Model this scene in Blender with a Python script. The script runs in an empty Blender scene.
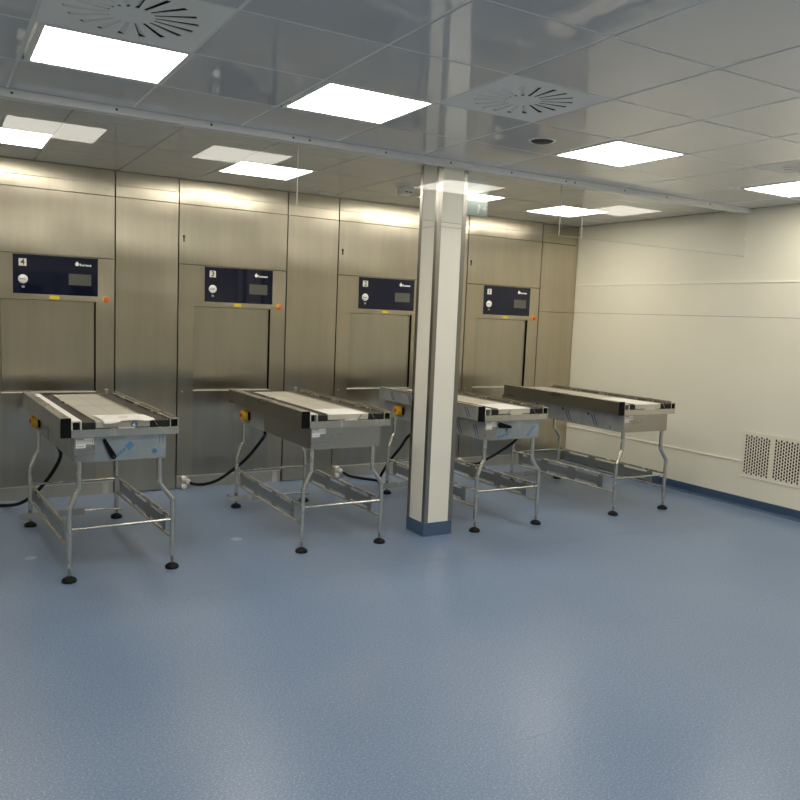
import bpy, bmesh, math, random
from mathutils import Vector, Matrix
random.seed(7)
S = bpy.context.scene
COL = S.collection
PI = math.pi

# ------------------------------------------------------------------ view
S.view_settings.view_transform = 'Standard'
S.view_settings.look = 'None'
S.view_settings.gamma = 1.0
S.view_settings.use_curve_mapping = False
S.view_settings.exposure = 0.6
S.cycles.max_bounces = 10
S.cycles.diffuse_bounces = 6
S.cycles.glossy_bounces = 6
S.cycles.transparent_max_bounces = 16
S.cycles.use_denoising = True

# ------------------------------------------------------------------ materials
def new_mat(name):
    m = bpy.data.materials.new(name); m.use_nodes = True
    nt = m.node_tree
    return m, nt, nt.nodes['Principled BSDF']

def mat(name, col, rough=.5, metal=0., spec=.5, coat=0., coat_rough=.03, emit=None, es=0.):
    m, nt, b = new_mat(name)
    b.inputs['Base Color'].default_value = (*col, 1)
    b.inputs['Roughness'].default_value = rough
    b.inputs['Metallic'].default_value = metal
    b.inputs['Specular IOR Level'].default_value = spec
    b.inputs['Coat Weight'].default_value = coat
    b.inputs['Coat Roughness'].default_value = coat_rough
    if emit:
        b.inputs['Emission Color'].default_value = (*emit, 1)
        b.inputs['Emission Strength'].default_value = es
    return m

def node(nt, t, **k):
    n = nt.nodes.new(t)
    for a, v in k.items(): setattr(n, a, v)
    return n

def mapped_noise(nt, scale, nscale, detail=4, rough=.6, coord='Object'):
    tc = node(nt, 'ShaderNodeTexCoord'); mp = node(nt, 'ShaderNodeMapping')
    mp.inputs['Scale'].default_value = scale
    nt.links.new(tc.outputs[coord], mp.inputs['Vector'])
    n = node(nt, 'ShaderNodeTexNoise')
    n.inputs['Scale'].default_value = nscale
    n.inputs['Detail'].default_value = detail
    n.inputs['Roughness'].default_value = rough
    nt.links.new(mp.outputs[0], n.inputs['Vector'])
    return n

def ramp(nt, src, stops):
    r = node(nt, 'ShaderNodeValToRGB')
    e = r.color_ramp.elements
    while len(e) < len(stops): e.new(.5)
    for i, (p, c) in enumerate(stops):
        e[i].position = p; e[i].color = c if len(c) == 4 else (*c, 1)
    nt.links.new(src, r.inputs[0]); return r

def steel(name, col, r0, r1, streak=(9, 9, .8), bump=.0, wave=0., con=(.95, 1.03), aniso=0.):
    m, nt, b = new_mat(name)
    b.inputs['Metallic'].default_value = 1
    n = mapped_noise(nt, streak, 2.2, 6, .62)
    lo = tuple(c * con[0] for c in col); hi = tuple(min(1, c * con[1]) for c in col)
    r = ramp(nt, n.outputs['Fac'], [(.3, lo), (.7, hi)])
    nt.links.new(r.outputs[0], b.inputs['Base Color'])
    mr = node(nt, 'ShaderNodeMapRange')
    mr.inputs['From Min'].default_value = .3; mr.inputs['From Max'].default_value = .7
    mr.inputs['To Min'].default_value = r0; mr.inputs['To Max'].default_value = r1
    nt.links.new(n.outputs['Fac'], mr.inputs['Value'])
    nt.links.new(mr.outputs[0], b.inputs['Roughness'])
    if aniso:            # vertical brushing spreads highlights sideways
        b.inputs['Anisotropic'].default_value = aniso
        cx = node(nt, 'ShaderNodeCombineXYZ'); cx.inputs[0].default_value = 1
        nt.links.new(cx.outputs[0], b.inputs['Tangent'])
    if wave:
        w = mapped_noise(nt, (1, 1, 1.2), 1.3, 1, .4, coord='Object')
        bp = node(nt, 'ShaderNodeBump'); bp.inputs['Strength'].default_value = 1
        bp.inputs['Distance'].default_value = wave
        nt.links.new(w.outputs['Fac'], bp.inputs['Height'])
        nt.links.new(bp.outputs[0], b.inputs['Normal'])
    return m

M = {}
def brushed(name, col, r, an, wave, wscale=1.3, con=(.90, 1.06), streak=(3.5, 3.5, .35)):
    # vertically brushed sheet: highlights spread sideways; slight sheet waviness
    m = bpy.data.materials.new(name); m.use_nodes = True
    nt = m.node_tree; nt.nodes.clear()
    out = node(nt, 'ShaderNodeOutputMaterial'); g = node(nt, 'ShaderNodeBsdfAnisotropic')
    g.distribution = 'BECKMANN'
    n = mapped_noise(nt, streak, 2.2, 5, .6)
    lo = tuple(c * con[0] for c in col); hi = tuple(min(1, c * con[1]) for c in col)
    rc = ramp(nt, n.outputs['Fac'], [(.3, lo), (.7, hi)])
    nt.links.new(rc.outputs[0], g.inputs['Color'])
    g.inputs['Roughness'].default_value = r
    g.inputs['Anisotropy'].default_value = an
    cx = node(nt, 'ShaderNodeCombineXYZ'); cx.inputs[0].default_value = 1
    nt.links.new(cx.outputs[0], g.inputs['Tangent'])
    w = mapped_noise(nt, (1, 1, 1.3), wscale, 1, .4)
    bp = node(nt, 'ShaderNodeBump'); bp.inputs['Strength'].default_value = 1
    bp.inputs['Distance'].default_value = wave
    nt.links.new(w.outputs['Fac'], bp.inputs['Height'])
    nt.links.new(bp.outputs[0], g.inputs['Normal'])
    nt.links.new(g.outputs[0], out.inputs[0])
    return m
M['sheet'] = brushed('brushed_stainless_sheet', (.53, .483, .383), .34, -.58, .026)
M['door'] = brushed('brushed_stainless_door', (.49, .457, .375), .28, -.66, .004)
M['lower'] = brushed('brushed_stainless_base', (.47, .445, .385), .29, -.6, .008)
M['kick'] = steel('stainless_kick_plate', (.62, .58, .5), .35, .45)
M['tube'] = steel('stainless_tube', (.68, .65, .58), .2, .3, (4, 4, 4))
M['rail'] = steel('stainless_rail', (.42, .395, .345), .25, .36, (2, .6, 4))
M['box'] = steel('stainless_tray', (.47, .45, .405), .26, .36, (1.5, 1.5, 6))
M['bright'] = mat('bright_steel_edge', (.84, .80, .70), .42, .6)
M['belt'] = mat('dark_brown_guide_strip', (.058, .050, .041), .6, 0, spec=.25)
M['black'] = mat('black_plastic', (.005, .005, .006), .6, spec=.12)
M['rubber'] = mat('black_rubber', (.009, .009, .009), .6, spec=.2)
M['gap'] = mat('recess_shade', (.01, .01, .01), .8)  # near-black colour stands in for the shade inside gaps and recesses
M['navy'] = mat('navy_glass_fascia', (.006, .008, .024), .05, spec=.5)
M['screen'] = mat('grey_screen', (.105, .105, .088), .2)
M['white'] = mat('white_plastic', (.85, .84, .79), .4)
M['offwhite'] = mat('off_white_plastic', (.72, .69, .59), .45)
M['ink'] = mat('dark_print', (.03, .03, .03), .5)
M['greyink'] = mat('grey_print', (.30, .30, .30), .6)
M['redink'] = mat('red_print', (.55, .16, .12), .6)
M['blueink'] = mat('blue_print', (.075, .235, .40), .5)
M['slateink'] = mat('slate_blue_print', (.085, .13, .21), .5)
M['yellow'] = mat('yellow_plastic', (.90, .50, .025), .4)
M['yellowsticker'] = mat('yellow_sticker', (.80, .62, .03), .5)
M['red'] = mat('red_plastic', (.62, .10, .03), .35)
M['orange'] = mat('orange_red_plastic', (.75, .17, .05), .35)
M['paper'] = mat('white_paper', (.86, .83, .77), .75)
M['brass'] = mat('pale_brass', (.72, .66, .5), .35, .6)
M['columnskirt'] = mat('mid_blue_vinyl', (.075, .125, .205), .4)
M['skirt'] = mat('dark_blue_vinyl', (.042, .082, .15), .4)
M['trimsteel'] = steel('column_trim_steel', (.34, .325, .295), .25, .35, (3, 3, .5))
M['grille'] = mat('cream_grille', (.82, .765, .63), .5)
M['track'] = mat('grey_track_paint', (.86, .85, .82), .4)
M['diff'] = mat('diffuser_white', (.90, .87, .80), .5)
M['joint'] = mat('ceiling_grid_joint', (.80, .785, .73), .6)
M['signgreen'] = mat('pale_green_acrylic', (.17, .20, .185), .3)
M['screw'] = mat('dark_screw', (.05, .05, .05), .5)
M['floormark'] = mat('pale_scuff', (.36, .42, .50), .5)

def film_mat(name, a, b_):
    m, nt, b = new_mat(name)
    n = mapped_noise(nt, (1, 1, 1), 7, 3)
    r = ramp(nt, n.outputs['Fac'], [(.35, a), (.7, b_)])
    nt.links.new(r.outputs[0], b.inputs['Base Color'])
    b.inputs['Roughness'].default_value = .3
    b.inputs['Metallic'].default_value = .45
    return m
M['film'] = film_mat('milky_protective_film', (.40, .41, .41), (.52, .53, .52))
M['bluefilm'] = film_mat('bluish_protective_film', (.30, .345, .37), (.42, .455, .475))

def plate_mat():
    m, nt, b = new_mat('film_covered_top_plate')
    n = mapped_noise(nt, (1, 1, 1), 3.5, 4)
    r = ramp(nt, n.outputs['Fac'], [(.35, (.53, .50, .42)), (.7, (.64, .60, .51))])
    nt.links.new(r.outputs[0], b.inputs['Base Color'])
    b.inputs['Roughness'].default_value = .35
    b.inputs['Metallic'].default_value = .25
    return m
M['plate'] = plate_mat()

def wall_mat(name, col, rough=.38):
    m, nt, b = new_mat(name)
    n = mapped_noise(nt, (1, 1, 1), 1.3, 3)
    r = ramp(nt, n.outputs['Fac'], [(.3, tuple(c * .97 for c in col)), (.7, tuple(c * 1.02 for c in col))])
    nt.links.new(r.outputs[0], b.inputs['Base Color'])
    b.inputs['Roughness'].default_value = rough
    return m
M['cream'] = wall_mat('cream_wall_panel', (.865, .82, .67))
M['creamtrim'] = mat('pale_cream_joint', (.96, .93, .83), .4)
M['column'] = wall_mat('ivory_column_panel', (.94, .90, .78))

def ceil_mat():
    m, nt, b = new_mat('glossy_white_metal_ceiling')
    b.inputs['Base Color'].default_value = (.62, .63, .645, 1)
    b.inputs['Roughness'].default_value = .4
    b.inputs['Coat Weight'].default_value = 1
    b.inputs['Coat Roughness'].default_value = .025
    b.inputs['Coat IOR'].default_value = 1.5
    w = mapped_noise(nt, (1, 1, 1), 2.2, 2, .5)
    bp = node(nt, 'ShaderNodeBump'); bp.inputs['Strength'].default_value = 1
    bp.inputs['Distance'].default_value = .004
    nt.links.new(w.outputs['Fac'], bp.inputs['Height'])
    nt.links.new(bp.outputs[0], b.inputs['Coat Normal'])
    return m
M['ceil'] = ceil_mat()

def floor_mat():
    m, nt, b = new_mat('blue_speckled_vinyl_floor')
    fine = mapped_noise(nt, (1, 1, 1), 120, 2, .5)
    big = mapped_noise(nt, (1, 1, 1), .9, 3, .5)
    r1 = ramp(nt, fine.outputs['Fac'], [(.30, (.140, .208, .330)), (.52, (.182, .257, .385)), (.76, (.32, .40, .52))])
    r2 = ramp(nt, big.outputs['Fac'], [(.3, (.93, .94, .95)), (.7, (1.05, 1.04, 1.03))])
    mx = node(nt, 'ShaderNodeMix', data_type='RGBA', blend_type='MULTIPLY')
    mx.inputs['Factor'].default_value = 1
    nt.links.new(r1.outputs[0], mx.inputs['A']); nt.links.new(r2.outputs[0], mx.inputs['B'])
    nt.links.new(mx.outputs['Result'], b.inputs['Base Color'])
    b.inputs['Roughness'].default_value = .30
    b.inputs['Specular IOR Level'].default_value = .5
    bp = node(nt, 'ShaderNodeBump'); bp.inputs['Strength'].default_value = .15
    bp.inputs['Distance'].default_value = .001
    nt.links.new(fine.outputs['Fac'], bp.inputs['Height'])
    nt.links.new(bp.outputs[0], b.inputs['Normal'])
    return m
M['floor'] = floor_mat()

def glass_mat():
    m = bpy.data.materials.new('clear_glass'); m.use_nodes = True
    nt = m.node_tree; nt.nodes.clear()
    out = node(nt, 'ShaderNodeOutputMaterial')
    tr = node(nt, 'ShaderNodeBsdfTransparent'); tr.inputs[0].default_value = (.985, .99, .985, 1)
    gl = node(nt, 'ShaderNodeBsdfGlossy'); gl.inputs['Roughness'].default_value = 0.0
    geo = node(nt, 'ShaderNodeNewGeometry')
    dot = node(nt, 'ShaderNodeVectorMath', operation='DOT_PRODUCT')
    nt.links.new(geo.outputs['Incoming'], dot.inputs[0]); nt.links.new(geo.outputs['Normal'], dot.inputs[1])
    ab = node(nt, 'ShaderNodeMath', operation='ABSOLUTE'); nt.links.new(dot.outputs['Value'], ab.inputs[0])
    om = node(nt, 'ShaderNodeMath', operation='SUBTRACT'); om.inputs[0].default_value = 1
    nt.links.new(ab.outputs[0], om.inputs[1])
    pw = node(nt, 'ShaderNodeMath', operation='POWER'); pw.inputs[1].default_value = 5
    nt.links.new(om.outputs[0], pw.inputs[0])
    ma = node(nt, 'ShaderNodeMath', operation='MULTIPLY_ADD'); ma.inputs[1].default_value = .976; ma.inputs[2].default_value = .024
    nt.links.new(pw.outputs[0], ma.inputs[0])
    mx = node(nt, 'ShaderNodeMixShader')
    nt.links.new(ma.outputs[0], mx.inputs[0]); nt.links.new(tr.outputs[0], mx.inputs[1]); nt.links.new(gl.outputs[0], mx.inputs[2])
    nt.links.new(mx.outputs[0], out.inputs[0])
    return m
M['glass'] = glass_mat()
M['glassfaint'] = mat('dim_glass_edge', (.34, .34, .31), .3)  # darker flat colour for the bottom edges
M['glassedge'] = mat('pale_glass_edge', (.62, .62, .56), .3)  # paler flat colour for the vertical edges
M['led'] = mat('led_panel_light', (.9, .9, .9), .4, emit=(1., .945, .84), es=9.0)

# ------------------------------------------------------------------ geometry helpers
class MB:
    def __init__(s): s.bm = bmesh.new()
    def box(s, x0, x1, y0, y1, z0, z1):
        v = [s.bm.verts.new((x, y, z)) for x in (x0, x1) for y in (y0, y1) for z in (z0, z1)]
        for q in ((0, 1, 3, 2), (4, 6, 7, 5), (0, 4, 5, 1), (2, 3, 7, 6), (0, 2, 6, 4), (1, 5, 7, 3)):
            s.bm.faces.new([v[i] for i in q])
        return s
    def quad(s, pts):
        s.bm.faces.new([s.bm.verts.new(p) for p in pts]); return s
    def prism(s, poly, d):            # polygon (3D points) extruded by vector d
        d = Vector(d); n = len(poly)
        a = [s.bm.verts.new(p) for p in poly]; b = [s.bm.verts.new(Vector(p) + d) for p in poly]
        s.bm.faces.new(a); s.bm.faces.new(b[::-1])
        for i in range(n): s.bm.faces.new((a[i], b[i], b[(i + 1) % n], a[(i + 1) % n]))
        return s
    def cyl(s, p0, p1, r0, r1=None, n=20, cap=True):
        return s.lathe(p0, p1, [(0, r0), (1, r0 if r1 is None else r1)], n)
    def lathe(s, p0, p1, prof, n=20):
        p0 = Vector(p0); ax = Vector(p1) - p0; L = ax.length; ax.normalize()
        u = ax.orthogonal().normalized(); w = ax.cross(u)
        rings = []
        for t, r in prof:
            c = p0 + ax * (t * L)
            rings.append([s.bm.verts.new(c + (u * math.cos(2 * PI * i / n) + w * math.sin(2 * PI * i / n)) * max(r, 1e-5)) for i in range(n)])
        for a, b in zip(rings, rings[1:]):
            for i in range(n): s.bm.faces.new((a[i], a[(i + 1) % n], b[(i + 1) % n], b[i]))
        s.bm.faces.new(rings[0][::-1]); s.bm.faces.new(rings[-1]); return s
    def tube(s, pts, r, n=12):
        pts = [Vector(p) for p in pts]
        rings = []; u = None
        for i, p in enumerate(pts):
            t = (pts[min(i + 1, len(pts) - 1)] - pts[max(i - 1, 0)]).normalized()
            if u is None: u = t.orthogonal().normalized()
            u = (u - t * u.dot(t)).normalized(); w = t.cross(u)
            rings.append([s.bm.verts.new(p + (u * math.cos(2 * PI * k / n) + w * math.sin(2 * PI * k / n)) * r) for k in range(n)])
        for a, b in zip(rings, rings[1:]):
            for i in range(n): s.bm.faces.new((a[i], a[(i + 1) % n], b[(i + 1) % n], b[i]))
        s.bm.faces.new(rings[0][::-1]); s.bm.faces.new(rings[-1]); return s
    def build(s, name, m, parent=None, bevel=0., smooth=False):
        bmesh.ops.recalc_face_normals(s.bm, faces=s.bm.faces)
        me = bpy.data.meshes.new(name); s.bm.to_mesh(me); s.bm.free()
        me.materials.append(M[m] if isinstance(m, str) else m)
        o = bpy.data.objects.new(name, me); COL.objects.link(o)
        if parent: o.parent = parent
        if smooth:
            for p in me.polygons: p.use_smooth = True
            try: me.set_sharp_from_angle(angle=math.radians(40))
            except Exception: pass
        if bevel:
            bv = o.modifiers.new('bevel', 'BEVEL'); bv.width = bevel; bv.segments = 2
            bv.limit_method = 'ANGLE'; bv.angle_limit = math.radians(40); bv.harden_normals = False
        return o

def smooth_path(pts, k=6):
    """Catmull-Rom through points"""
    P = [Vector(p) for p in pts]; P = [P[0] * 2 - P[1]] + P + [P[-1] * 2 - P[-2]]
    out = []
    for i in range(1, len(P) - 2):
        for j in range(k):
            t = j / k; a, b, c, d = P[i - 1], P[i], P[i + 1], P[i + 2]
            out.append(.5 * ((2 * b) + (c - a) * t + (2 * a - 5 * b + 4 * c - d) * t * t + (3 * b - a - 3 * c + d) * t ** 3))
    out.append(P[-2]); return out

def text_part(name, body, size, m, parent, loc, rot):
    cu = bpy.data.curves.new(name, 'FONT'); cu.body = body; cu.size = size
    cu.align_x = 'CENTER'; cu.align_y = 'CENTER'; cu.extrude = .0008
    t = bpy.data.objects.new(name + '_curve', cu); COL.objects.link(t)
    dg = bpy.context.evaluated_depsgraph_get()
    me = bpy.data.meshes.new_from_object(t.evaluated_get(dg))
    bpy.data.objects.remove(t)
    me.transform(Matrix.Translation(loc) @ rot.to_4x4())
    me.materials.clear(); me.materials.append(M[m])
    o = bpy.data.objects.new(name, me); COL.objects.link(o); o.parent = parent
    return o

def tag(o, label=None, cat=None, group=None, kind=None):
    if label: o['label'] = label
    if cat: o['category'] = cat
    if group: o['group'] = group
    if kind: o['kind'] = kind
    return o
def empty(name, loc, rz=0):
    o = bpy.data.objects.new(name, None); COL.objects.link(o)
    o.location = loc; o.rotation_euler = (0, 0, rz); o.empty_display_size = .1
    return o
def kids(o): return [c for c in COL.objects if c.parent == o]
def copy_tree(o, parent=None):
    c = o.copy(); COL.objects.link(c)
    if parent: c.parent = parent
    for ch in kids(o): copy_tree(ch, c)
    return c

# ------------------------------------------------------------------ dimensions (metres); x along the steel wall, y depth, z up
H = 2.682
XL, XR, YF = -2.5, 6.364, -9.6
GY = -2.187                      # plane of the glass curtain

# ------------------------------------------------------------------ setting
tag(MB().box(XL, XR, YF, 0.30, -.1, 0).build('floor', 'floor'), kind='structure')
tag(MB().box(XL, XR, .12, .30, 0, H).build('wall_back', 'gap'), kind='structure')  # near-black so the seams between steel panels read as shaded
tag(MB().box(XL - .15, XL, YF, .30, 0, H).build('wall_left', 'cream'), kind='structure')
tag(MB().box(XL - .15, XR + .15, YF - .15, YF, 0, H).build('wall_front', 'cream'), kind='structure')

# right wall: plain slab of flush panels, joints between them
w = MB()
w.box(XR + .012, XR + .2, YF, .30, 0, H)
w.box(XR, XR + .02, YF, .0, 0, .2825)
w.box(XR, XR + .02, -2.335, .0, .2825, .411)
w.box(XR, XR + .02, YF, -2.335, .2885, 1.717)
w.box(XR, XR + .02, -2.3352, .0, .417, 1.717)
w.box(XR, XR + .02, YF, .0, 1.721, 2.026)
w.box(XR, XR + .02, YF, .0, 2.034, H)
wr = tag(w.build('wall_right', 'cream'), kind='structure')
t = MB()
t.box(XR - .007, XR + .015, YF, 0, 2.025, 2.037)
t.box(XR - .007, XR + .015, -2.33, 0, .407, .419)
t.box(XR - .007, XR + .015, YF, -2.33, .279, .291)
tag(t.build('trim_1', 'creamtrim'), kind='structure')
t = MB().box(XR + .004, XR + .015, YF, 0, 1.717, 1.721)
tag(t.build('trim_2', 'greyink'), kind='structure')
# coved skirting
def skirt(name, pts_a, pts_b):
    m = MB()
    n = len(pts_a); va = [m.bm.verts.new(p) for p in pts_a]; vb = [m.bm.verts.new(p) for p in pts_b]
    for i in range(n): m.bm.faces.new((va[i], va[(i + 1) % n], vb[(i + 1) % n], vb[i]))
    m.bm.faces.new(va); m.bm.faces.new(vb[::-1])
    return tag(m.build(name, 'skirt'), kind='structure')
prof = [(0, 0), (-.03, 0), (-.022, .003), (-.014, .01), (-.008, .022), (-.006, .088), (0, .09)]
skirt('baseboard_right', [(XR + a, YF, b) for a, b in prof], [(XR + a, 0, b) for a, b in prof])
skirt('baseboard_front', [(XL, YF - a, b) for a, b in prof], [(XR, YF - a, b) for a, b in prof])
skirt('baseboard_left', [(XL - a, YF, b) for a, b in prof], [(XL - a, 0, b) for a, b in prof])

# unseen grey double door added behind the camera for the navy fascias to mirror
dr = MB().box(1.2, 3.0, YF, YF + .04, 0, 2.15).build('added_door_1', mat('grey_door_paint', (.34, .35, .36), .4)); tag(dr, kind='structure')
MB().box(2.085, 2.115, YF + .04, YF + .046, 0, 2.15).build('door_gap', 'gap', dr)
for x in (1.95, 2.22): MB().box(x, x + .03, YF + .04, YF + .09, .95, 1.15).build('door_handle', 'tube', dr, .005)
for x in (1.45, 2.35): MB().box(x, x + .4, YF + .04, YF + .046, 1.2, 1.9).build('door_pane', 'navy', dr)

# ---- ceiling: metal cassettes laid in a grid, two fields either side of the track
light_cells_near = []; diff_cells = []
PX, PY = .625, .605
cells_skip = set()
LIGHTS_NEAR = [(.416, -3.360), (1.662, -3.360), (3.549, -3.360), (5.444, -3.360)]
LIGHTS_FAR = [(.144, -1.115), (2.010, -1.115), (3.873, -1.115), (5.127, -1.115)]
LIGHTS_REAR_ADDED = [(x, y) for y in (-5.780, -8.200) for x in (-.834, 1.041, 2.916, 4.791)]  # unseen panels added behind the camera to light the room
DIFFS = [(.6775, -3.6995), (2.5525, -3.6995), (5.0525, -3.6995)]
holes = [(x + .2825, y + .269) for x, y in LIGHTS_NEAR + LIGHTS_FAR + LIGHTS_REAR_ADDED] + DIFFS
c = MB()
c.box(XL, XR, YF, .30, H + .06, H + .2)
J = MB()
def tile(x0, x1, y0, y1):
    x0 = max(x0, XL); x1 = min(x1, XR); y1 = min(y1, .12); y0 = max(y0, YF)
    if x1 - x0 < .02 or y1 - y0 < .02: return
    for hx, hy in holes:
        if x0 < hx < x1 and y0 < hy < y1: return
    g = .005 if y1 < GY + .1 else .0015; b = .004
    dz = [random.uniform(-.0007, .0007) for _ in range(4)]
    o_ = [(x0 + g, y0 + g), (x1 - g, y0 + g), (x1 - g, y1 - g), (x0 + g, y1 - g)]
    i_ = [(x0 + g + b, y0 + g + b), (x1 - g - b, y0 + g + b), (x1 - g - b, y1 - g - b), (x0 + g + b, y1 - g - b)]
    vi = [c.bm.verts.new((x, y, H + z)) for (x, y), z in zip(i_, dz)]
    vo = [c.bm.verts.new((x, y, H + .005 + z)) for (x, y), z in zip(o_, dz)]
    vt = [c.bm.verts.new((x, y, H + .06)) for (x, y) in o_]
    c.bm.faces.new(vi)
    for k in range(4):
        c.bm.faces.new((vi[k], vi[(k + 1) % 4], vo[(k + 1) % 4], vo[k]))
        c.bm.faces.new((vo[k], vo[(k + 1) % 4], vt[(k + 1) % 4], vt[k]))
for i in range(-6, 12):
    x0 = .365 + PX * i
    for j in range(0, 13):
        y1 = GY + .002 - PY * j
        tile(x0, x0 + PX, y1 - PY, y1)
    x0 = .095 + PX * i
    for j in range(0, 5):
        y0 = -1.150 + PY * (j - 2)
        tile(x0, x0 + PX, max(y0, GY), y0 + PY)
for i in range(-6, 12):
    x = .365 + PX * i
    if XL < x < XR: J.box(x - .012, x + .012, YF, GY - .036, H + .0015, H + .006)
for j in range(1, 13):
    y = GY + .002 - PY * j; J.box(XL, XR, y - .012, y + .012, H + .0016, H + .006)
tag(J.build('trim_3', 'joint'), kind='structure')
tag(c.build('ceiling', 'ceil'), kind='structure')

# ------------------------------------------------------------------ lights
def light(x, y, label, group=None):
    o = empty('ceiling_light', (x + .2825, y + .269, H))
    f = MB(); a, b = .309, .299; ia, ib = .2835, .270
    f.box(-a, a, -b, -ib, 0.0005, .05); f.box(-a, a, ib, b, 0.0005, .05)
    f.box(-a, -ia, -ib, ib, 0.0005, .05); f.box(ia, a, -ib, ib, 0.0005, .05)
    f.build('light_frame', 'joint', o)
    MB().box(-.2825, .2825, -.269, .269, .001, .02).build('light_panel', 'led', o)
    tag(o, label, 'ceiling light', 'square LED ceiling panels')
    return o
near_names = ['square LED panel beside the far left swirl vent, large and bright at upper left',
              'square LED panel in front of the glass, between the two swirl vents',
              'square LED panel in front of the glass, right of the round ceiling sensor',
              'square LED panel in front of the glass, cut by the right photo edge']
far_names = ['square LED panel behind the glass, cut by the left photo edge',
             'square LED panel behind the glass, above steriliser number 3',
             'square LED panel behind the glass, half hidden by the white column',
             'square LED panel behind the glass, nearest the cream right wall']
for (x, y), l in zip(LIGHTS_NEAR, near_names): light(x, y, l)
for (x, y), l in zip(LIGHTS_FAR, far_names): light(x, y, l)
for k, (x, y) in enumerate(LIGHTS_REAR_ADDED):
    light(x, y, 'added unseen LED panel in the ceiling behind the camera, %s from the left wall, %s row' % (('first', 'second', 'third', 'fourth')[k % 4], ('nearer', 'rearmost')[k // 4]))

# ------------------------------------------------------------------ swirl diffusers
def annulus_plate():
    bm = bmesh.new()
    h = .3055; hy = .2955
    outer = [(-h, -hy), (h, -hy), (h, hy), (-h, hy)]
    loops = [outer]
    N = 18
    for k in range(N):
        th = 2 * PI * k / N - math.radians(11); r = Vector((math.cos(th), math.sin(th))); tt = Vector((-r.y, r.x))
        ri, ro, wi, wo = .085, .243, .007, .0125
        loops.append([tuple(r * ri - tt * wi), tuple(r * ro - tt * wo), tuple(r * ro + tt * wo), tuple(r * ri + tt * wi)])
    edges = []
    for L in loops:
        v = [bm.verts.new((x, y, 0)) for x, y in L]
        edges += [bm.edges.new((v[i], v[(i + 1) % len(v)])) for i in range(len(v))]
    bmesh.ops.triangle_fill(bm, use_beauty=True, use_dissolve=False, edges=edges)
    r = bmesh.ops.extrude_face_region(bm, geom=bm.faces[:])
    for v in r['geom']:
        if isinstance(v, bmesh.types.BMVert): v.co.z += .0025
    m = MB(); m.bm.free(); m.bm = bm
    return m
def diffuser(x, y, label):
    o = empty('swirl_diffuser', (x, y, H))
    annulus_plate().build('face_plate', 'diff', o)
    MB().box(-.30, .30, -.29, .29, .055, .0595).build('plenum_back', 'gap', o)
    sk = MB()
    for a in ((-.30, -.297, -.29, .29), (.297, .30, -.29, .29), (-.30, .30, -.29, -.287), (-.30, .30, .287, .29)): sk.box(*a, .003, .055)
    sk.build('plenum_side', 'gap', o)
    for k in range(18):
        th = 2 * PI * k / 18 - math.radians(11); r = Vector((math.cos(th), math.sin(th), 0)); tt = Vector((-r.y, r.x, 0))
        a = r * .09; b = r * .241; z0 = Vector((0, 0, .0026)); up = Vector((0, 0, .0095))
        bl = MB(); bl.prism([a - tt * .0075 + z0, b - tt * .013 + z0, b + tt * .012 + z0 + up, a + tt * .008 + z0 + up * .8], (0, 0, .0015))
        bl.build('blade', 'diff', o)
    MB().lathe((0, 0, -.001), (0, 0, .004), [(0, .0), (0, .006), (1, .008), (1, 0)], 12).build('centre_screw', 'diff', o)
    return tag(o, label, 'air diffuser', 'swirl air diffusers in the ceiling')
for (x, y), l in zip(DIFFS, ['square ceiling plate with radial air slots, at upper left beside the largest light panel',
                             'square ceiling plate with radial air slots, near the middle above the round sensor',
                             'square ceiling plate with radial air slots, cut by the right photo edge']): diffuser(x, y, l)

# round recessed sensor
o = empty('ceiling_sensor', (3.196, -3.085, H))
MB().lathe((0, 0, -.004), (0, 0, .004), [(0, .074), (0, .080), (1, .094), (1, 0)], 32).build('ring', 'track', o, smooth=True)
MB().lathe((0, 0, -.016), (0, 0, 0), [(0, .0), (0, .03), (.5, .062), (1, .074), (1, 0)], 32).build('dome', 'belt', o, smooth=True)
tag(o, 'round dark sensor dome set in the ceiling below the middle swirl vent', 'ceiling sensor')
# detector box behind the glass
o = empty('smoke_detector', (3.51, -.95, H))
MB().box(-.055, .055, -.055, .055, -.012, 0).build('mounting_plate', 'white', o, .003)
MB().box(-.05, .05, -.05, .05, -.058, -.012).build('detector_body', 'white', o, .006)
for a in (-.02, .02): MB().box(a - .012, a + .012, -.0515, -.049, -.044, -.034).build('vent_slot', 'ink', o)
tag(o, 'small white detector on the ceiling just left of the white column', 'smoke detector')
o = empty('ceiling_spray_nozzle', (3.094, -.2, H))
MB().lathe((0, 0, -.008), (0, 0, 0), [(0, 0), (0, .05), (1, .056), (1, 0)], 24).build('flange', 'white', o, smooth=True)
MB().lathe((0, 0, -.028), (0, 0, -.008), [(0, 0), (0, .018), (1, .012), (1, 0)], 16).build('nozzle', 'tube', o, smooth=True)
tag(o, 'small low white ceiling fitting close to the steel wall above steriliser 3', 'ceiling fitting')

# exit-style sign hanging behind the column
o = empty('hanging_sign', (4.20, -1.0, H))
MB().box(-.20, .135, -.006, .006, -.17, -.035).build('sign_plate', 'signgreen', o, .002)
for x in (-.12, .08): MB().box(x, x + .012, -.004, .004, -.035, 0).build('hanger', 'tube', o)
g = MB()
g.prism([(.075, -.0062, -.11), (.10, -.0062, -.11), (.10, -.0062, -.135), (.125, -.0062, -.10), (.10, -.0062, -.065), (.10, -.0062, -.09), (.075, -.0062, -.09)], (0, -.0015, 0))
g.prism([(.02, -.0062, -.15), (.04, -.0062, -.15), (.06, -.0062, -.08), (.035, -.0062, -.06), (.025, -.0062, -.09)], (0, -.0015, 0))
g.build('pictogram', 'greyink', o)
tag(o, 'pale green hanging sign peeping out at the right of the column top', 'sign')

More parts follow.
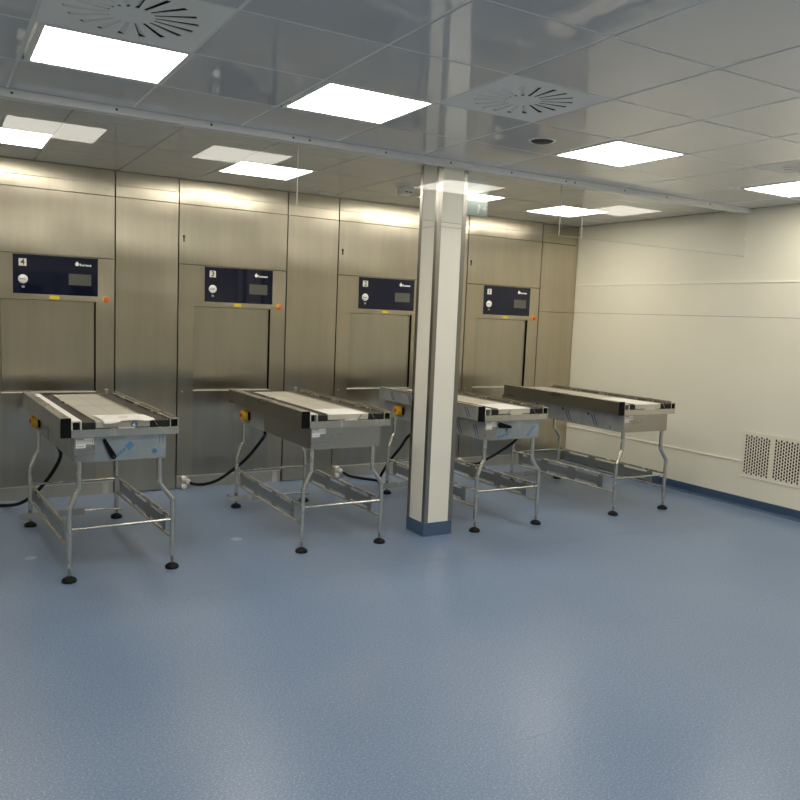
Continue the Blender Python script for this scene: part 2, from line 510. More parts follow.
# ------------------------------------------------------------------ glass curtain and its track
o = empty('ceiling_track', (0, GY, H))
tk = MB(); tk.box(XL, XR - .002, -.035, -.008, -.042, 0); tk.box(XL, XR - .002, .008, .035, -.042, 0); tk.box(XL, XR - .002, -.008, .008, -.006, 0)
tk.build('channel', 'track', o, .002)
for x in (.386, .906, 1.437, 1.95, 2.06, 2.604, 3.117, 3.647, 4.165, 4.256, 4.781, 5.262, 5.80):
    MB().lathe((x, -.039, -.02), (x, -.034, -.02), [(0, 0), (0, .004), (1, .0075), (1, 0)], 12).build('screw', 'screw', o)
tag(o, 'long grey ceiling track with small screws holding the clear glass panes', 'ceiling track')
def pane(x0, x1, y, label, edges):
    g = MB().box(x0, x1, y - .004, y + .004, 2.262, H - .008).build('glass_pane', 'glass')
    MB().box(x0, x1, y - .004, y + .004, 2.260, 2.262).build('bottom_edge', 'glassfaint', g)
    if not edges: return tag(g, label, 'glass pane', 'clear glass panes hung from the ceiling track')
    e = MB()
    for x in edges: e.box(x - .002, x + .002, y - .0043, y + .0043, 2.262, H - .034)
    e.build('vertical_edge', 'glassedge', g)
    return tag(g, label, 'glass pane', 'clear glass panes hung from the ceiling track')
pane(XL, 2.000, GY, 'clear hanging glass pane left of the thin vertical joint above steriliser 3', [1.998])
pane(2.004, 4.386, GY, 'clear hanging glass pane passing in front of the white column', [4.384])
pane(4.165, XR - .004, GY + .011, 'clear hanging glass pane ending at the cream right wall', [4.167])

# ------------------------------------------------------------------ column
o = empty('column', (3.2085, -2.010, 0))
hx, hy = .1195, .119
CT = H - .001
for a in ((-hx + .03, hx - .03, -hy, -hy + .02), (-hx + .03, hx - .03, hy - .02, hy)):
    MB().box(*a, .1, CT).build('column_panel', 'column', o)
for a in ((-hx, -hx + .02, -hy + .03, hy - .03), (hx - .02, hx, -hy + .03, hy - .03)):
    MB().box(*a, .1, CT).build('column_panel', 'column', o)
for sx in (-1, 1):
    for sy in (-1, 1):
        m = MB()
        X0, Y0 = sx * (hx + .003), sy * (hy + .003)
        P = [(X0, Y0), (X0 - sx * .034, Y0), (X0 - sx * .034, Y0 - sy * .006), (X0 - sx * .006, Y0 - sy * .006), (X0 - sx * .006, Y0 - sy * .034), (X0, Y0 - sy * .034)]
        m.prism([(x, y, .1) for x, y in P], (0, 0, CT - .1)); m.build('corner_trim', 'trimsteel', o)
m = MB(); m.box(-hx - .004, hx + .004, -hy - .004, hy + .004, .0, .1)
m.build('column_skirting', 'columnskirt', o, .003)
MB().box(-hx + .03, hx - .03, -hy - .0008, -hy + .001, 2.2368, 2.2392).build('panel_joint', 'greyink', o)
MB().box(-hx - .0008, -hx + .001, -hy + .03, hy - .03, 2.2368, 2.2392).build('panel_joint', 'greyink', o)
tag(o, 'square ivory column with steel corner strips and blue base in the middle of the room', 'column')

# ------------------------------------------------------------------ wall vent
o = empty('wall_vent', (XR, -2.62, .28))
FX = -.006
z0, z1 = .012, .415
y0, y1 = -.305, .297
grs = [(-.007 - .268, -.007 - .018), (.013, .263)]     # y spans (local)
grs = [(-.283, -.031), (.011, .263)]
f = MB(); Z0, Z1 = .022, .386
f.box(FX, .002, y0, y1, z0, Z0); f.box(FX, .002, y0, y1, Z1, z1)
f.box(FX, .002, y0, grs[0][0], Z0, Z1); f.box(FX, .002, grs[0][1], grs[1][0], Z0, Z1); f.box(FX, .002, grs[1][1], y1, Z0, Z1)
f.build('vent_frame', 'grille', o)
MB().box(-.0005, .0015, y0 + .01, y1 - .01, Z0, Z1).build('vent_back', 'gap', o)
for (ya, yb) in grs:
    bm = MB(); nx, nz = 10, 12
    cw, ch = (yb - ya) / nx, (Z1 - Z0) / (nz + .5)
    def cell(cy0, cz0):
        cy, cz = cy0 + cw / 2, cz0 + ch / 2
        out = [(-.5, -.5), (0, -.5), (.5, -.5), (.5, 0), (.5, .5), (0, .5), (-.5, .5), (-.5, 0)]
        a = [bm.bm.verts.new((FX + .001, cy + p * cw, cz + q * ch)) for p, q in out]
        b = [bm.bm.verts.new((FX + .001, cy + p * cw * .74 * (.75 if abs(p) == abs(q) else 1), cz + q * ch * .90 * (.7 if abs(p) == abs(q) else 1))) for p, q in out]
        d = [bm.bm.verts.new((FX + .004, v.co.y, v.co.z)) for v in b]
        for k in range(8):
            n = (k + 1) % 8
            bm.bm.faces.new((a[k], a[n], b[n], b[k])); bm.bm.faces.new((b[k], b[n], d[n], d[k]))
    for i in range(nx):
        off = ch * .5 * (i % 2)
        for k in range(nz): cell(ya + i * cw, Z0 + off + k * ch)
        zz = Z0 if off else Z1 - ch * .5
        bm.quad([(FX + .001, ya + i * cw, zz), (FX + .001, ya + (i + 1) * cw, zz), (FX + .001, ya + (i + 1) * cw, zz + ch * .5), (FX + .001, ya + i * cw, zz + ch * .5)])
    bm.build('perforated_grille', 'grille', o)
tag(o, 'cream perforated double air grille low on the right wall', 'wall vent')

# ------------------------------------------------------------------ sterilisers
UW = .99
def make_unit():
    o = empty('steriliser', (0, 0, 0))
    g = .004
    # front frame: plates around the control panel and door opening, with depth
    px0, px1, pz0, pz1 = .229, .856, 1.654, 1.959
    dx0, dx1, dz0, dz1 = .138, .842, .874, 1.612
    f = MB(); Y1 = .115
    f.box(g, dx0, 0, Y1, .118, 1.9625); f.box(dx1, UW - g, 0, Y1, .118, 1.9625)
    f.box(dx0, dx1, 0, Y1, dz1, pz0); f.box(dx0, px0, 0, Y1, pz0, 1.9625); 
    f.box(px0, px1, 0, Y1, pz1, 1.9625)
    f.box(dx0, dx1, .045, Y1, dz0, dz1)
    f.box(px0, px1, .01, Y1, pz0, pz1)
    f.build('front_frame', 'sheet', o)
    MB().box(dx0, dx1, 0, Y1, .118, dz0 - .006).build('lower_panel', 'lower', o)
    d = MB().box(dx0 + .004, dx1 - .007, .022, .045, dz0 + .006, dz1 - .003).build('chamber_door', 'door', o, .004)
    MB().box(dx1 - .006, dx1 - .0004, .004, .044, dz0 + .004, dz1 - .004).build('door_gasket', 'black', o)
    MB().box(dx0, dx1, -.007, .03, dz0 - .006, dz0 + .002).build('door_sill', 'bright', o, .0015)  # pale colour stands in for lamp light caught on the ledge
    cp = MB().box(px0, px1, -.004, .01, pz0, pz1).build('control_panel', 'navy', o, .001)
    MB().box(px0 + .405, px0 + .575, -.0052, -.0035, 1.737, 1.827).build('display', 'screen', cp)
    n = MB().box(.270, .326, -.0055, -.0035, 1.868, 1.925).build('number_plate', 'offwhite', cp)
    ga = MB().lathe((.300, -.010, 1.766), (.300, -.003, 1.766), [(0, 0), (0, .030), (.4, .034), (1, .036), (1, 0)], 32).build('gauge', 'white', cp, smooth=True)
    MB().box(.274, .318, -.0115, -.0100, 1.7635, 1.7685).build('gauge_needle', 'ink', ga)
    MB().box(.290, .312, -.0052, -.0035, 1.698, 1.716).build('key_switch', 'greyink', cp)
    lg = MB(); lz = 1.902
    lg.lathe((.697, -.0053, lz + .003), (.697, -.0035, lz + .003), [(0, .015), (1, .015)], 20)
    lg.prism([(.692, -.0053, lz + .016), (.702, -.0053, lz + .016), (.699, -.0053, lz + .026), (.694, -.0053, lz + .024)], (0, .0015, 0))
    xx = .716
    for wch, hch in ((.009, .020), (.009, .013), (.009, .013), (.004, .018), (.014, .013), (.009, .013), (.010, .014)):
        lg.box(xx, xx + wch, -.0053, -.0035, lz - .010, lz - .010 + hch); xx += wch + .004
    lg.build('maker_emblem', 'white', cp)
    MB().box(.495, .565, -.0012, .001, 1.620, 1.646).build('warning_sticker', 'yellowsticker', o)
    e = MB().lathe((.921, -.006, 1.634), (.921, 0, 1.634), [(0, .026), (1, .028)], 24).build('emergency_button', 'yellow', o, smooth=True)
    MB().lathe((.921, -.034, 1.634), (.921, -.006, 1.634), [(0, 0), (0, .018), (.3, .022), (.55, .021), (.6, .012), (1, .012)], 24).build('button_cap', 'orange', e, smooth=True)
    # upper service door and header strip
    ud = MB().box(g, UW - g, 0, .1, 1.9675, 2.4695).build('upper_panel', 'sheet', o, .0015)
    la = MB(); la.lathe((.043, -.008, 2.20), (.043, 0, 2.20), [(0, .006), (.5, .011), (1, .011)], 16); la.box(.037, .049, -.006, 0, 2.155, 2.195)
    la.build('latch', 'belt', ud)
    MB().box(g, UW - g, .004, .1, 2.4745, H - .004).build('header_panel', 'sheet', o)
    # plinth
    MB().box(g, UW - g, .02, .1, 0, .108).build('kick_plate', 'kick', o)
    MB().box(g, UW - g, -.006, .03, .108, .115).build('plinth_ledge', 'bright', o)
    MB().box(.900, .946, .012, .022, .004, .106).build('plinth_bracket', 'offwhite', o)
    MB().box(.012, .055, .012, .022, .004, .106).build('plinth_bracket', 'kick', o)
    for zc in (.862,): MB().lathe((.042, -.004, zc), (.042, 0, zc), [(0, .006), (1, .009)], 12).build('screw', 'brass', o)
    return o
units = [(4, .334), (3, 1.846), (2, 3.357), (1, 4.851)]
proto = make_unit()
ulabel = {4: 'stainless steriliser front numbered 4 with navy control panel, at the left photo edge',
          3: 'stainless steriliser front numbered 3 with navy control panel, behind the second table from left',
          2: 'stainless steriliser front numbered 2 with navy control panel, just left of the white column',
          1: 'stainless steriliser front numbered 1 with navy control panel, right of the white column'}
rx = Matrix.Rotation(PI / 2, 3, 'X')
objs = []
for k, (num, x) in enumerate(units):
    u = proto if k == 0 else copy_tree(proto)
    u.location = (x, 0, 0)
    tag(u, ulabel[num], 'steriliser', 'stainless sterilisers along the back wall'); objs.append((num, u))
bpy.context.view_layer.update()
for num, u in objs:
    cp = [c for c in kids(u) if c.name.startswith('control_panel')][0]
    npl = [c for c in kids(cp) if c.name.startswith('number_plate')][0]
    # the digit is printed on its plate: plate of its own mesh with a second material
    cu = bpy.data.curves.new('digit', 'FONT'); cu.body = str(num); cu.size = .062; cu.align_x = 'CENTER'; cu.align_y = 'CENTER'; cu.extrude = .0005; cu.offset = .0012
    tmp = bpy.data.objects.new('digit_curve', cu); COL.objects.link(tmp)
    me = bpy.data.meshes.new_from_object(tmp.evaluated_get(bpy.context.evaluated_depsgraph_get())); bpy.data.objects.remove(tmp)
    me.transform(Matrix.Translation((.298, -.0058, 1.8955)) @ rx.to_4x4())
    bm = bmesh.new(); bm.from_mesh(npl.data); 
    for f in bm.faces: f.material_index = 0
    n0 = len(bm.faces); bm.from_mesh(me); bm.faces.ensure_lookup_table()
    for f in bm.faces[n0:]: f.material_index = 1
    me2 = bpy.data.meshes.new('number_plate'); bm.to_mesh(me2); bm.free()
    me2.materials.append(M['offwhite']); me2.materials.append(M['ink']); npl.data = me2

def filler(x0, x1, label, zsplit=None):
    o = empty('filler_panel', (x0, 0, 0)); g = .003; W = x1 - x0
    if zsplit:
        MB().box(g, W - g, 0, .1, .118, zsplit - .0015).build('sheet', 'sheet', o, .0015)
        MB().box(g, W - g, 0, .1, zsplit + .0015, 2.4695).build('sheet', 'sheet', o, .0015)
    else:
        MB().box(g, W - g, 0, .1, .006, 2.4695).build('sheet', 'sheet', o, .0015)
    MB().box(g, W - g, .004, .1, 2.4745, H - .004).build('header_panel', 'sheet', o)
    if zsplit: MB().box(g, W - g, .02, .1, 0, .112).build('kick_plate', 'kick', o)
    return tag(o, label, 'steel wall panel', 'tall stainless filler panels between the sterilisers')
filler(XL + .004, .331, 'tall stainless filler panel left of steriliser 4, beyond the left photo edge')
filler(1.327, 1.843, 'tall stainless filler panel between sterilisers 4 and 3')
filler(2.839, 3.354, 'tall stainless filler panel between sterilisers 3 and 2')
filler(4.350, 4.848, 'tall stainless filler panel behind the white column, between sterilisers 2 and 1')
filler(5.844, XR - .003, 'narrow stainless filler panel in the corner beside the cream right wall', 1.712)

# ------------------------------------------------------------------ wall sockets (three lobes) at the foot of the fillers
def socket(x, label):
    o = empty('wall_socket', (x, .018, .06))
    MB().box(-.028, .028, -.010, .0, -.045, .045).build('back_plate', 'offwhite', o, .003)
    for dx, dz in ((-.018, .036), (-.014, -.036), (.022, .004)):
        MB().lathe((dx, -.055, dz), (dx, -.01, dz), [(0, 0), (0, .017), (.12, .023), (.7, .023), (.75, .017), (1, .017)], 20).build('socket_lobe', 'white', o, smooth=True)
    return tag(o, label, 'wall socket', 'three-lobed white wall sockets at floor level')
socket(1.925, 'white three-lobed socket at the foot of steriliser 3, between the two left tables')
socket(3.425, 'white three-lobed socket at the foot of steriliser 2, left of the column')
socket(4.885, 'white three-lobed socket at the foot of steriliser 1, right of the column')

# ------------------------------------------------------------------ conveyor tables
LEGX, LEGY = .296, .666
def leg(sx, y, parent):
    tx = -.243 if sx < 0 else .216
    p = [(sx * .298, y, .078), (sx * .298, y, .40), (sx * .296, y, .425), (sx * .286, y, .448), (tx + sx * .016, y, .515), (tx + sx * .005, y, .535), (tx + sx * .001, y, .56), (tx, y, .70)]
    l = MB().tube(smooth_path(p, 4), .0155, 14).build('leg', 'tube', parent, smooth=True)
    f = MB(); f.lathe((sx * .298, y, 0), (sx * .298, y, .034), [(0, 0), (0, .040), (.3, .042), (.6, .036), (.85, .02), (1, .012), (1, 0)], 24)
    fo = f.build('foot', 'rubber', l, smooth=True)
    MB().lathe((sx * .298, y, .030), (sx * .298, y, .085), [(0, .0065), (.35, .0065), (.36, .011), (.55, .011), (.56, .0065), (1, .0065)], 14).build('foot_spindle', 'trimsteel', l, smooth=True)
    return l
def make_table():
    o = empty('conveyor_table', (0, 0, 0))
    YN, YE = -.692, .815
    for sx in (-1, 1):
        for y in (-LEGY, LEGY): leg(sx, y, o)
    for sx in (-1, 1):
        MB().tube([(sx * .298, -LEGY, .314), (sx * .298, LEGY, .314)], .0085, 10).build('side_rail', 'tube', o, smooth=True)
        MB().tube([(sx * .298, -LEGY, .190), (sx * .298, LEGY, .190)], .0085, 10).build('side_rail', 'tube', o, smooth=True)
        # slotted plate between the rails
        ya, yb = -.53, .57; zb, zt = .196, .308
        m = MB(); xs = sx * .298
        slots = [(-.47, -.20), (-.11, .16), (.25, .51)]
        def pl(y0, y1, z0, z1): m.box(xs - .0015, xs + .0015, y0, y1, z0, z1)
        pl(ya, yb, zb + .024, zt - .024)
        yy = ya
        for s0, s1 in slots:
            pl(yy, s0, zb, zb + .024); pl(yy, s0, zt - .024, zt)
            pl(s0, s1, zb + .022, zb + .024); pl(s0, s1, zt - .024, zt - .022)
            yy = s1
        pl(yy, yb, zb, zb + .024); pl(yy, yb, zt - .024, zt)
        m.build('slotted_plate', 'box', o)
    MB().tube([(-.298, -LEGY, .304), (.298, -LEGY, .304)], .0085, 10).build('cross_rail', 'tube', o, smooth=True)
    MB().tube([(-.298, LEGY, .302), (.298, LEGY, .302)], .0085, 10).build('cross_rail', 'tube', o, smooth=True)
    # docking strip near the floor at the far end
    m = MB()
    m.box(-.37, .06, LEGY - .050, LEGY - .046, .062, .108)
    m.box(-.37, -.366, LEGY - .046, LEGY + .03, .062, .108)
    m.tube([(.335, LEGY - .02, .068), (.31, LEGY - .035, .072), (.20, LEGY - .045, .085), (.06, LEGY - .048, .09)], .006, 8)
    m.build('docking_strip', 'tube', o)
    # tray body
    b = MB(); b.box(-.255, .265, -.672, .93, .692, .698); 
    b.box(-.255, .265, -.675, -.672, .692, .840); b.box(-.255, -.252, -.672, .93, .698, .840); b.box(.262, .265, -.672, .93, .698, .840); b.box(-.255, .265, .927, .93, .698, .84)
    b.build('tray_body', 'box', o, .0015)
    MB().box(-.326, .335, YN + .004, -.62, .839, .845).build('under_beam', 'rail', o)
    # front beam with open square tube ends
    fb = MB(); fb.box(-.274, .335, YN, YN + .03, .838, .884)
    fb.build('front_beam', 'tube', o, .0015)
    for x0, x1 in ((-.274, -.219), (.281, .335)):
        t = MB(); w_ = .007
        t.box(x0, x0 + w_, YN + .001, YE, .8845, .934); t.box(x1 - w_, x1, YN + .001, YE, .8845, .934)
        t.box(x0 + w_, x1 - w_, YN + .001, YE, .927, .934); t.box(x0 + w_, x1 - w_, YN + .03, YE, .838, .845)
        t.build('square_tube', 'bright' if x0 < 0 else 'tube', o)
        MB().box(x0 + w_, x1 - w_, YN + .04, YN + .05, .846, .927).build('tube_shade', 'gap', o)  # black plate painting the shade inside the open tube
    # left side rail with black end cap
    MB().box(-.328, -.2755, YN + .012, YE, .842, .950).build('side_guard', 'rail', o, .002)
    MB().box(-.330, -.2752, YN - .002, YN + .012, .839, .951).build('end_cap', 'black', o, .002)
    # dark guide strips, black blocks painting the recess shade, and the raised top plate
    for x0, x1 in ((-.2185, -.142), (.170, .2805)):
        MB().box(x0, x1, YN + .045, YE, .900, .921).build('guide_strip', 'belt', o)
        MB().box(x0, x1, YN + .012, YN + .045, .886, .921).build('recess_shade_block', 'gap', o)  # solid black block painting the shade of the recess
    MB().box(-.146, -.138, YN + .02, YE, .886, .930).build('plate_edge', 'tube', o)
    MB().box(.166, .174, YN + .02, YE, .886, .930).build('plate_edge', 'tube', o)
    MB().box(.305, .318, YN + .03, YE, .934, .944).build('guide_rib', 'rail', o)
    tp = MB().box(-.1375, .1655, YN + .014, YE, .889, .924).build('top_plate', 'plate', o, .002)
    ln = MB()
    for x in (.02,): ln.box(x, x + .0015, YN + .2, YE - .02, .9238, .9245)
    for y in (.1, .5): ln.box(-.14, .16, y, y + .0015, .9238, .9245)
    ln.build('film_seam', 'greyink', tp)
    MB().box(-.02, .075, YN - .012, YN + .02, .884, .8885).build('latch_tab', 'bright', o, .001)
    MB().tube([(.183, YN + .01, .953), (.19, YN + .008, .925), (.208, YN + .006, .895)], .0028, 8).build('spring_pin', 'trimsteel', o, smooth=True)
    MB().lathe((.24, YE - .04, .934), (.24, YE - .04, .965), [(0, .008), (.6, .008), (.7, .014), (1, .014)], 14).build('stop_pin', 'brass', o, smooth=True)
    # stickers on the front of the tray
    st = MB(); st.box(-.247, -.150, -.6765, -.675, .797, .832); st.box(-.247, -.195, -.6765, -.675, .776, .797)
    so = st.build('rating_sticker', 'white', o)
    tx = MB(); tx.box(-.243, -.203, -.677, -.6764, .824, .830)
    for z in (.818, .811, .804): tx.box(-.243, -.161, -.677, -.6764, z, z + .0018)
    tx.box(-.241, -.205, -.677, -.6764, .785, .788)
    tx.box(-.159, -.155, -.677, -.6764, .803, .826)
    tx.build('sticker_print', 'greyink', so)
    # switch housing and rotary isolator on the left side
    MB().box(-.2605, -.2552, .18, .93, .694, .836).build('switch_panel', 'film', o)
    sw = MB().box(-.266, -.2605, .495, .595, .712, .815).build('isolator_switch', 'rail', o, .002)
    MB().lathe((-.312, .545, .770), (-.262, .545, .770), [(0, 0), (0, .036), (.15, .041), (.9, .043), (1, .046)], 24).build('yellow_collar', 'yellow', sw, smooth=True)
    MB().lathe((-.321, .545, .772), (-.312, .545, .772), [(0, 0), (0, .013), (.2, .016), (1, .016)], 20).build('red_knob', 'red', sw, smooth=True)
    MB().box(-.275, -.261, .480, .497, .735, .80).build('switch_guard', 'black', sw)
    return o

T = [(.928, -1.478, math.radians(3.1)), (2.419, -1.470, 0), (3.832, -1.470, 0), (5.262, -1.470, 0)]
TS = [(1, 1, 1), (1, 1, 1), (1, 1.02, 1.004), (1.006, 1.04, 1.013)]
tl = ['stainless conveyor table at far left, paper sheet on top, blue printed film in front',
      'stainless conveyor table with bare steel tray front, left of the white column',
      'stainless conveyor table partly hidden behind the white column, filmed sides and black lever',
      'stainless conveyor table farthest right, beside the cream wall']
tproto = make_table(); tabs = []
for k, (x, y, r) in enumerate(T):
    t = tproto if k == 0 else copy_tree(tproto)
    t.location = (x, y, 0); t.rotation_euler = (0, 0, r); t.scale = TS[k]
    tag(t, tl[k], 'conveyor table', 'stainless conveyor tables in front of the sterilisers'); tabs.append(t)

def lever(t, a, b, ra, rb):
    a = Vector(a); b = Vector(b)
    m = MB(); d = (b - a).normalized(); n = Vector((-d.z, 0, d.x))
    poly = []
    for k in range(9):
        th = PI / 2 + PI * k / 8; poly.append(a + (n * math.sin(th) + d * math.cos(th)) * ra)
    for k in range(9):
        th = -PI / 2 + PI * k / 8; poly.append(b + (n * math.sin(th) + d * math.cos(th)) * rb)
    m.prism([tuple(p) for p in poly], (0, .014, 0))
    l = m.build('lever', 'black', t, .003)
    MB().lathe((b.x, b.y - .003, b.z), (b.x, b.y + .001, b.z), [(0, rb * .4), (1, rb * .45)], 14).build('lever_pivot', 'screw', l)
# table 0: lever, filmed front with blue marks, filmed left side
FYF = -.6785
t = tabs[0]
lever(t, (-.095, -.700, .818), (-.045, -.700, .722), .010, .016)
fm = MB().box(-.145, .262, -.6772, -.675, .696, .838).build('protective_film', 'bluefilm', t)
m = MB()
def dmark(m, x, z, L, wd, ang, y=FYF):
    d = Vector((math.cos(ang), 0, math.sin(ang))); n = Vector((-d.z, 0, d.x)); p = Vector((x, y, z))
    m.prism([tuple(p - d * L / 2 - n * wd / 2), tuple(p + d * L / 2 - n * wd / 2), tuple(p + d * L / 2 + n * wd / 2), tuple(p - d * L / 2 + n * wd / 2)], (0, .0012, 0))
for k, (x, z) in enumerate([(-.035, .712), (-.018, .726), (.0, .741), (.018, .755)]): dmark(m, x, z, .020, .013, math.radians(40 + 25 * (k % 2)))
dmark(m, .050, .778, .042, .036, math.radians(42))
for a in range(3): dmark(m, .195, .738, .036, .009, PI * a / 3)
for x in (.225, .245): dmark(m, x, .81, .05, .003, PI / 2)
m.build('film_print', 'blueink', fm)
m = MB(); m.box(.222, .2235, -.678, -.677, .698, .836); m.prism([(.13, FYF, .697), (.155, FYF, .697), (.148, FYF, .708)], (0, .0012, 0)); m.prism([(-.20, FYF + .001, .698), (-.197, FYF + .001, .698), (-.197, FYF + .001, .722), (-.20, FYF + .001, .722)], (0, .0012, 0))
m.build('film_crease', 'greyink', fm)
MB().box(-.3305, -.3282, -.675, .80, .845, .948).build('guard_film', 'film', t)
MB().box(-.273, -.220, -.688, .80, .9343, .9355).build('tube_film', 'paper', t)
MB().box(-.2575, -.2552, -.67, .17, .696, .836).build('side_film', 'film', t)
# blue roundel on the end of the top plate
m = MB().lathe((.075, -.6805, .903), (.075, -.679, .903), [(0, .0195), (1, .0195)], 28).build('blue_roundel', 'blueink', t)
q = MB(); q.prism([(.066, -.6812, .892), (.086, -.6812, .892), (.079, -.6812, .904), (.077, -.6812, .918), (.071, -.6812, .906), (.064, -.6812, .905)], (0, .0008, 0)); q.build('roundel_mark', 'white', m)
# table 1: pale sheet near the front of the plate
MB().box(-.135, .158, -.676, -.39, .9246, .9262).build('plate_film', 'paper', tabs[1])
sm = MB()
sm.prism([(.085, -.6795, .892), (.094, -.6795, .892), (.118, -.6795, .918), (.109, -.6795, .918)], (0, .001, 0))
sm.build('film_print', 'slateink', tabs[1])
# table 2: filmed guard, side and front, lever
t = tabs[2]
lever(t, (-.125, -.700, .806), (-.03, -.700, .790), .021, .010)
MB().box(-.135, .158, -.676, -.36, .9246, .9262).build('plate_film', 'paper', t)
f1 = MB().box(-.3305, -.3282, -.675, .81, .845, .940).build('guard_film', 'film', t)
f2 = MB().box(-.2575, -.2552, -.67, .18, .696, .836).build('side_film', 'film', t)
f3 = MB().box(-.145, .262, -.6772, -.675, .696, .838).build('front_film', 'bluefilm', t)
def side_marks(parent, x, z0, z1, ys, mname):
    m = MB()
    for y in ys:
        for d in (0, .030):
            m.prism([(x, y - d, z1), (x, y - d - .012, z1), (x, y - d - .062, z0), (x, y - d - .050, z0)], (-.0008, 0, 0))
    m.build('film_stripes', mname, parent)
side_marks(f1, -.3306, .858, .932, (.62, .33, .03, -.25, -.50), 'slateink')
side_marks(f2, -.2576, .705, .80, (.0, -.30, -.52), 'slateink')
m = MB()
for x in (.175, .195): dmark(m, x, .752, .11, .006, math.radians(48))
for x, z in ((-.12, .715), (-.085, .722), (-.05, .735)): dmark(m, x, z, .03, .014, math.radians(45))
for a in range(3): dmark(m, -.055, .765, .026, .008, PI * a / 3)
m.build('film_print', 'blueink', f3)
m = MB(); m.box(.105, .107, -.678, -.677, .698, .836); m.build('film_crease', 'greyink', f3)
sm = MB()
for x in (-.06, -.045): sm.prism([(x, -.6795, .892), (x + .004, -.6795, .892), (x + .026, -.6795, .918), (x + .022, -.6795, .918)], (0, .001, 0))
sm.build('plate_print', 'slateink', t)
# table 3: filmed side with blue marks
t = tabs[3]
MB().box(-.135, .158, -.676, -.20, .9246, .9262).build('plate_film', 'paper', t)
f2 = MB().box(-.2575, -.2552, -.67, .60, .696, .836).build('side_film', 'film', t)
side_marks(f2, -.2576, .706, .80, (.36, .02, -.30), 'slateink')
m = MB()
for y, z in ((.40, .805), (.05, .805), (-.27, .80)): m.lathe((-.2584, y, z), (-.2572, y, z), [(0, .014), (1, .014)], 16)
for y, z in ((.38, .715), (-.53, .715), (.55, .715)): m.lathe((-.2584, y, z), (-.2572, y, z), [(0, .009), (1, .009)], 12)
for k in range(20):
    a0, a1 = math.radians(15 * k + 20), math.radians(15 * k + 35)
    m.prism([(-.2576, .50 + .040 * math.cos(a0), .768 + .034 * math.sin(a0)), (-.2576, .50 + .040 * math.cos(a1), .768 + .034 * math.sin(a1)),
             (-.2576, .50 + .028 * math.cos(a1), .768 + .024 * math.sin(a1)), (-.2576, .50 + .028 * math.cos(a0), .768 + .024 * math.sin(a0))], (-.0008, 0, 0))
m.build('film_logo', 'slateink', f2)
# the leftmost table's top sits a little askew on its legs
for c_ in kids(tabs[0]):
    if not c_.name.split('.')[0] in ('leg', 'side_rail', 'slotted_plate', 'cross_rail', 'docking_strip'):
        a_ = math.radians(-.9); c_.rotation_euler = (0, 0, a_)
        c_.location = (-.015 + math.sin(a_) * -.69, -.69 + math.cos(a_) * .69, 0)
# only the visible tables carry these; switches on table 3 are out of view behind table 2
for c_ in list(kids(tabs[3])):
    if c_.name.startswith('isolator_switch') or c_.name.startswith('switch_panel'):
        for g_ in kids(c_): bpy.data.objects.remove(g_)
        bpy.data.objects.remove(c_)

# ------------------------------------------------------------------ paper sheet on table 0
o = empty('paper_sheet', T[0][:2] + (.9262,), T[0][2])
m = MB(); NX, NY = 24, 16
x0, x1, y0, y1 = -.118, .172, -.712, -.40
def pz(u, v):
    z = .0006 + .004 * (1 + math.sin(5 * u + 3 * v)) * (1 - v)
    if v < .16: z += -.012 * ((.16 - v) / .16) ** 1.5 * (1 + .7 * math.sin(7.5 * u + .6)) * (1 if u < .62 else .35) + .004
    if u > .85: z += .05 * (u - .85) * (1 - v)
    return z
vs = [[m.bm.verts.new((x0 + (x1 - x0) * i / NX - (.02 if j == 0 and 8 < i < 12 else 0), y0 + (y1 - y0) * j / NY, max(pz(i / NX, j / NY), -.03 if j < 3 else .0006))) for j in range(NY + 1)] for i in range(NX + 1)]
for i in range(NX):
    for j in range(NY): m.bm.faces.new((vs[i][j], vs[i + 1][j], vs[i + 1][j + 1], vs[i][j + 1]))
sh = m.build('sheet', 'paper', o, smooth=True)
sd = sh.modifiers.new('thickness', 'SOLIDIFY'); sd.thickness = .0006; sd.offset = 1
pr = MB()
def pz2(x, y): return pz((x - x0) / (x1 - x0), (y - y0) / (y1 - y0)) + .0022
def pline(xa, ya, xb, yb, wd=.0025, m=None):
    a = Vector((xa, ya, pz2(xa, ya))); b = Vector((xb, yb, pz2(xb, yb))); d = (b - a).normalized(); n = Vector((-d.y, d.x, 0)) * wd / 2
    (m or pr).quad([a - n, b - n, b + n, a + n])
for a in ((-.04, -.64, .11, -.64), (-.04, -.45, .11, -.45), (-.04, -.64, -.04, -.45), (.11, -.64, .11, -.45), (-.10, -.62, -.06, -.62), (-.10, -.58, -.06, -.58), (-.06, -.50, -.06, -.45)): pline(*a)
pr.build('sheet_print', 'greyink', o)
pr2 = MB()
for y in (-.55, -.53): pline(.0, y, .06, y, .010, pr2)
pr2.build('red_caption', 'redink', o)
tag(o, 'loose white printed paper sheet with curled front edge on the leftmost table', 'paper sheet')

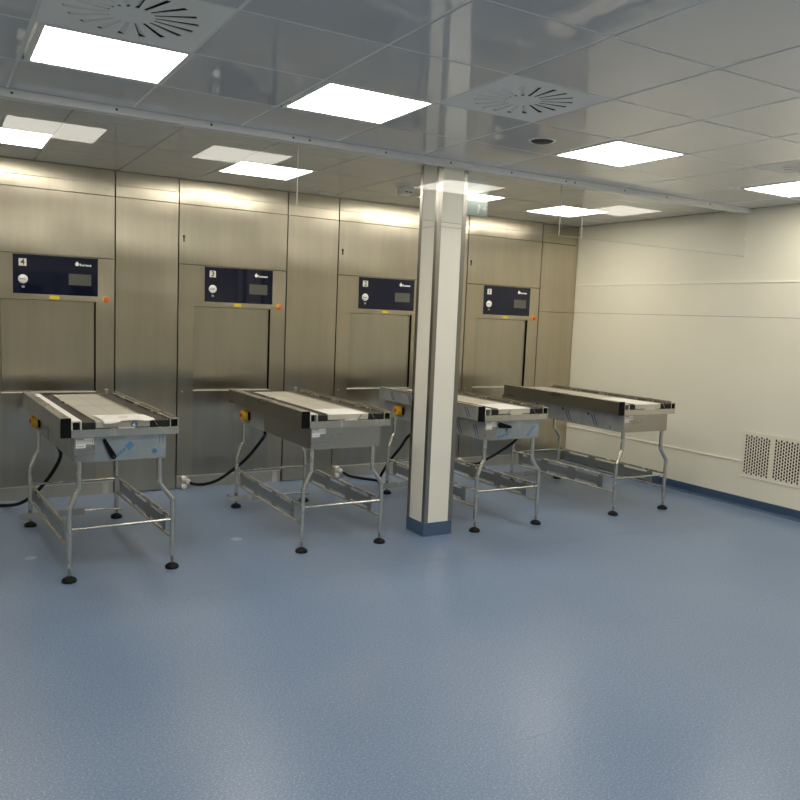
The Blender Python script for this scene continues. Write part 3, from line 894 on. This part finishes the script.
# ------------------------------------------------------------------ cables
def cable(pts, label, r=.013):
    o = MB().tube(smooth_path(pts, 7), r, 12).build('power_cable', 'rubber', smooth=True)
    return tag(o, label, 'power cable', 'black power cables of the tables')
cable([(.720, -1.22, .695), (.716, -1.18, .66), (.775, -1.0, .535), (.735, -.8, .36), (.655, -.55, .175), (.57, -.35, .06), (.48, -.20, .016), (.36, -.12, .014), (.12, -.08, .014), (-.05, -.06, .014)],
      'black cable hanging from the leftmost table and running to the left photo edge')
cable([(2.19, -1.235, .70), (2.19, -1.235, .67), (2.245, -1.05, .60), (2.225, -.75, .39), (2.175, -.5, .235), (2.12, -.30, .12), (2.05, -.14, .058), (1.98, -.075, .052), (1.955, -.055, .062)],
      'black cable drooping from the second table from left to the socket below steriliser 3')
cable([(3.607, -1.235, .70), (3.61, -1.2, .66), (3.61, -1.0, .55), (3.70, -.72, .40), (3.665, -.6, .26), (3.60, -.56, .12), (3.63, -.47, .03), (3.70, -.33, .014), (3.60, -.18, .014), (3.50, -.11, .030), (3.455, -.058, .060)],
      'black cable looping down from the table behind the column to the socket below steriliser 2')
cable([(5.04, -.80, .70), (5.02, -.82, .655), (4.93, -.93, .55), (4.80, -1.0, .458), (4.82, -.75, .31), (4.89, -.5, .205), (4.95, -.25, .10), (4.945, -.10, .064), (4.915, -.058, .064)],
      'black cable drooping from the farthest right table to the socket below steriliser 1')

# ------------------------------------------------------------------ pale scuffs and seam on the floor
f = [o for o in COL.objects if o.name == 'floor'][0]
m = MB()
for (x, y, a) in ((.52, -1.609, .035), (1.823, -1.68, .04)):
    m.lathe((x, y, 0), (x, y, .0008), [(0, a), (1, a * .8), (1, 0)], 20)
m.build('pale_scuff', 'floormark', f)
m = MB(); m.box(XL, XR, -2.640, -2.634, 0, .0005); m.box(1.9, 2.1, -4.70, -4.694, 0, .0006)
m.build('weld_seam', mat('floor_weld', (.21, .27, .37), .4), f)

# ------------------------------------------------------------------ camera
cam = bpy.data.cameras.new('camera'); co = bpy.data.objects.new('camera', cam); COL.objects.link(co)
yaw, pit, rol = .533400505, -.104794964, .0414482047
fw = Vector((math.sin(yaw) * math.cos(pit), math.cos(yaw) * math.cos(pit), math.sin(pit)))
r = Vector((math.cos(yaw), -math.sin(yaw), 0)); u = r.cross(fw)
R_ = r * math.cos(rol) + u * math.sin(rol); U_ = u * math.cos(rol) - r * math.sin(rol)
mw = Matrix((R_, U_, -fw)).transposed().to_4x4(); mw.translation = Vector((0, -6.94462, 1.6))
co.matrix_world = mw
cam.sensor_fit = 'HORIZONTAL'; cam.sensor_width = 36; cam.lens = 36 * 799.41 / 800
cam.clip_start = .05; cam.clip_end = 60
S.camera = co
wd = bpy.data.worlds.new('world'); S.world = wd; wd.use_nodes = True
wd.node_tree.nodes['Background'].inputs[0].default_value = (.02, .02, .02, 1)
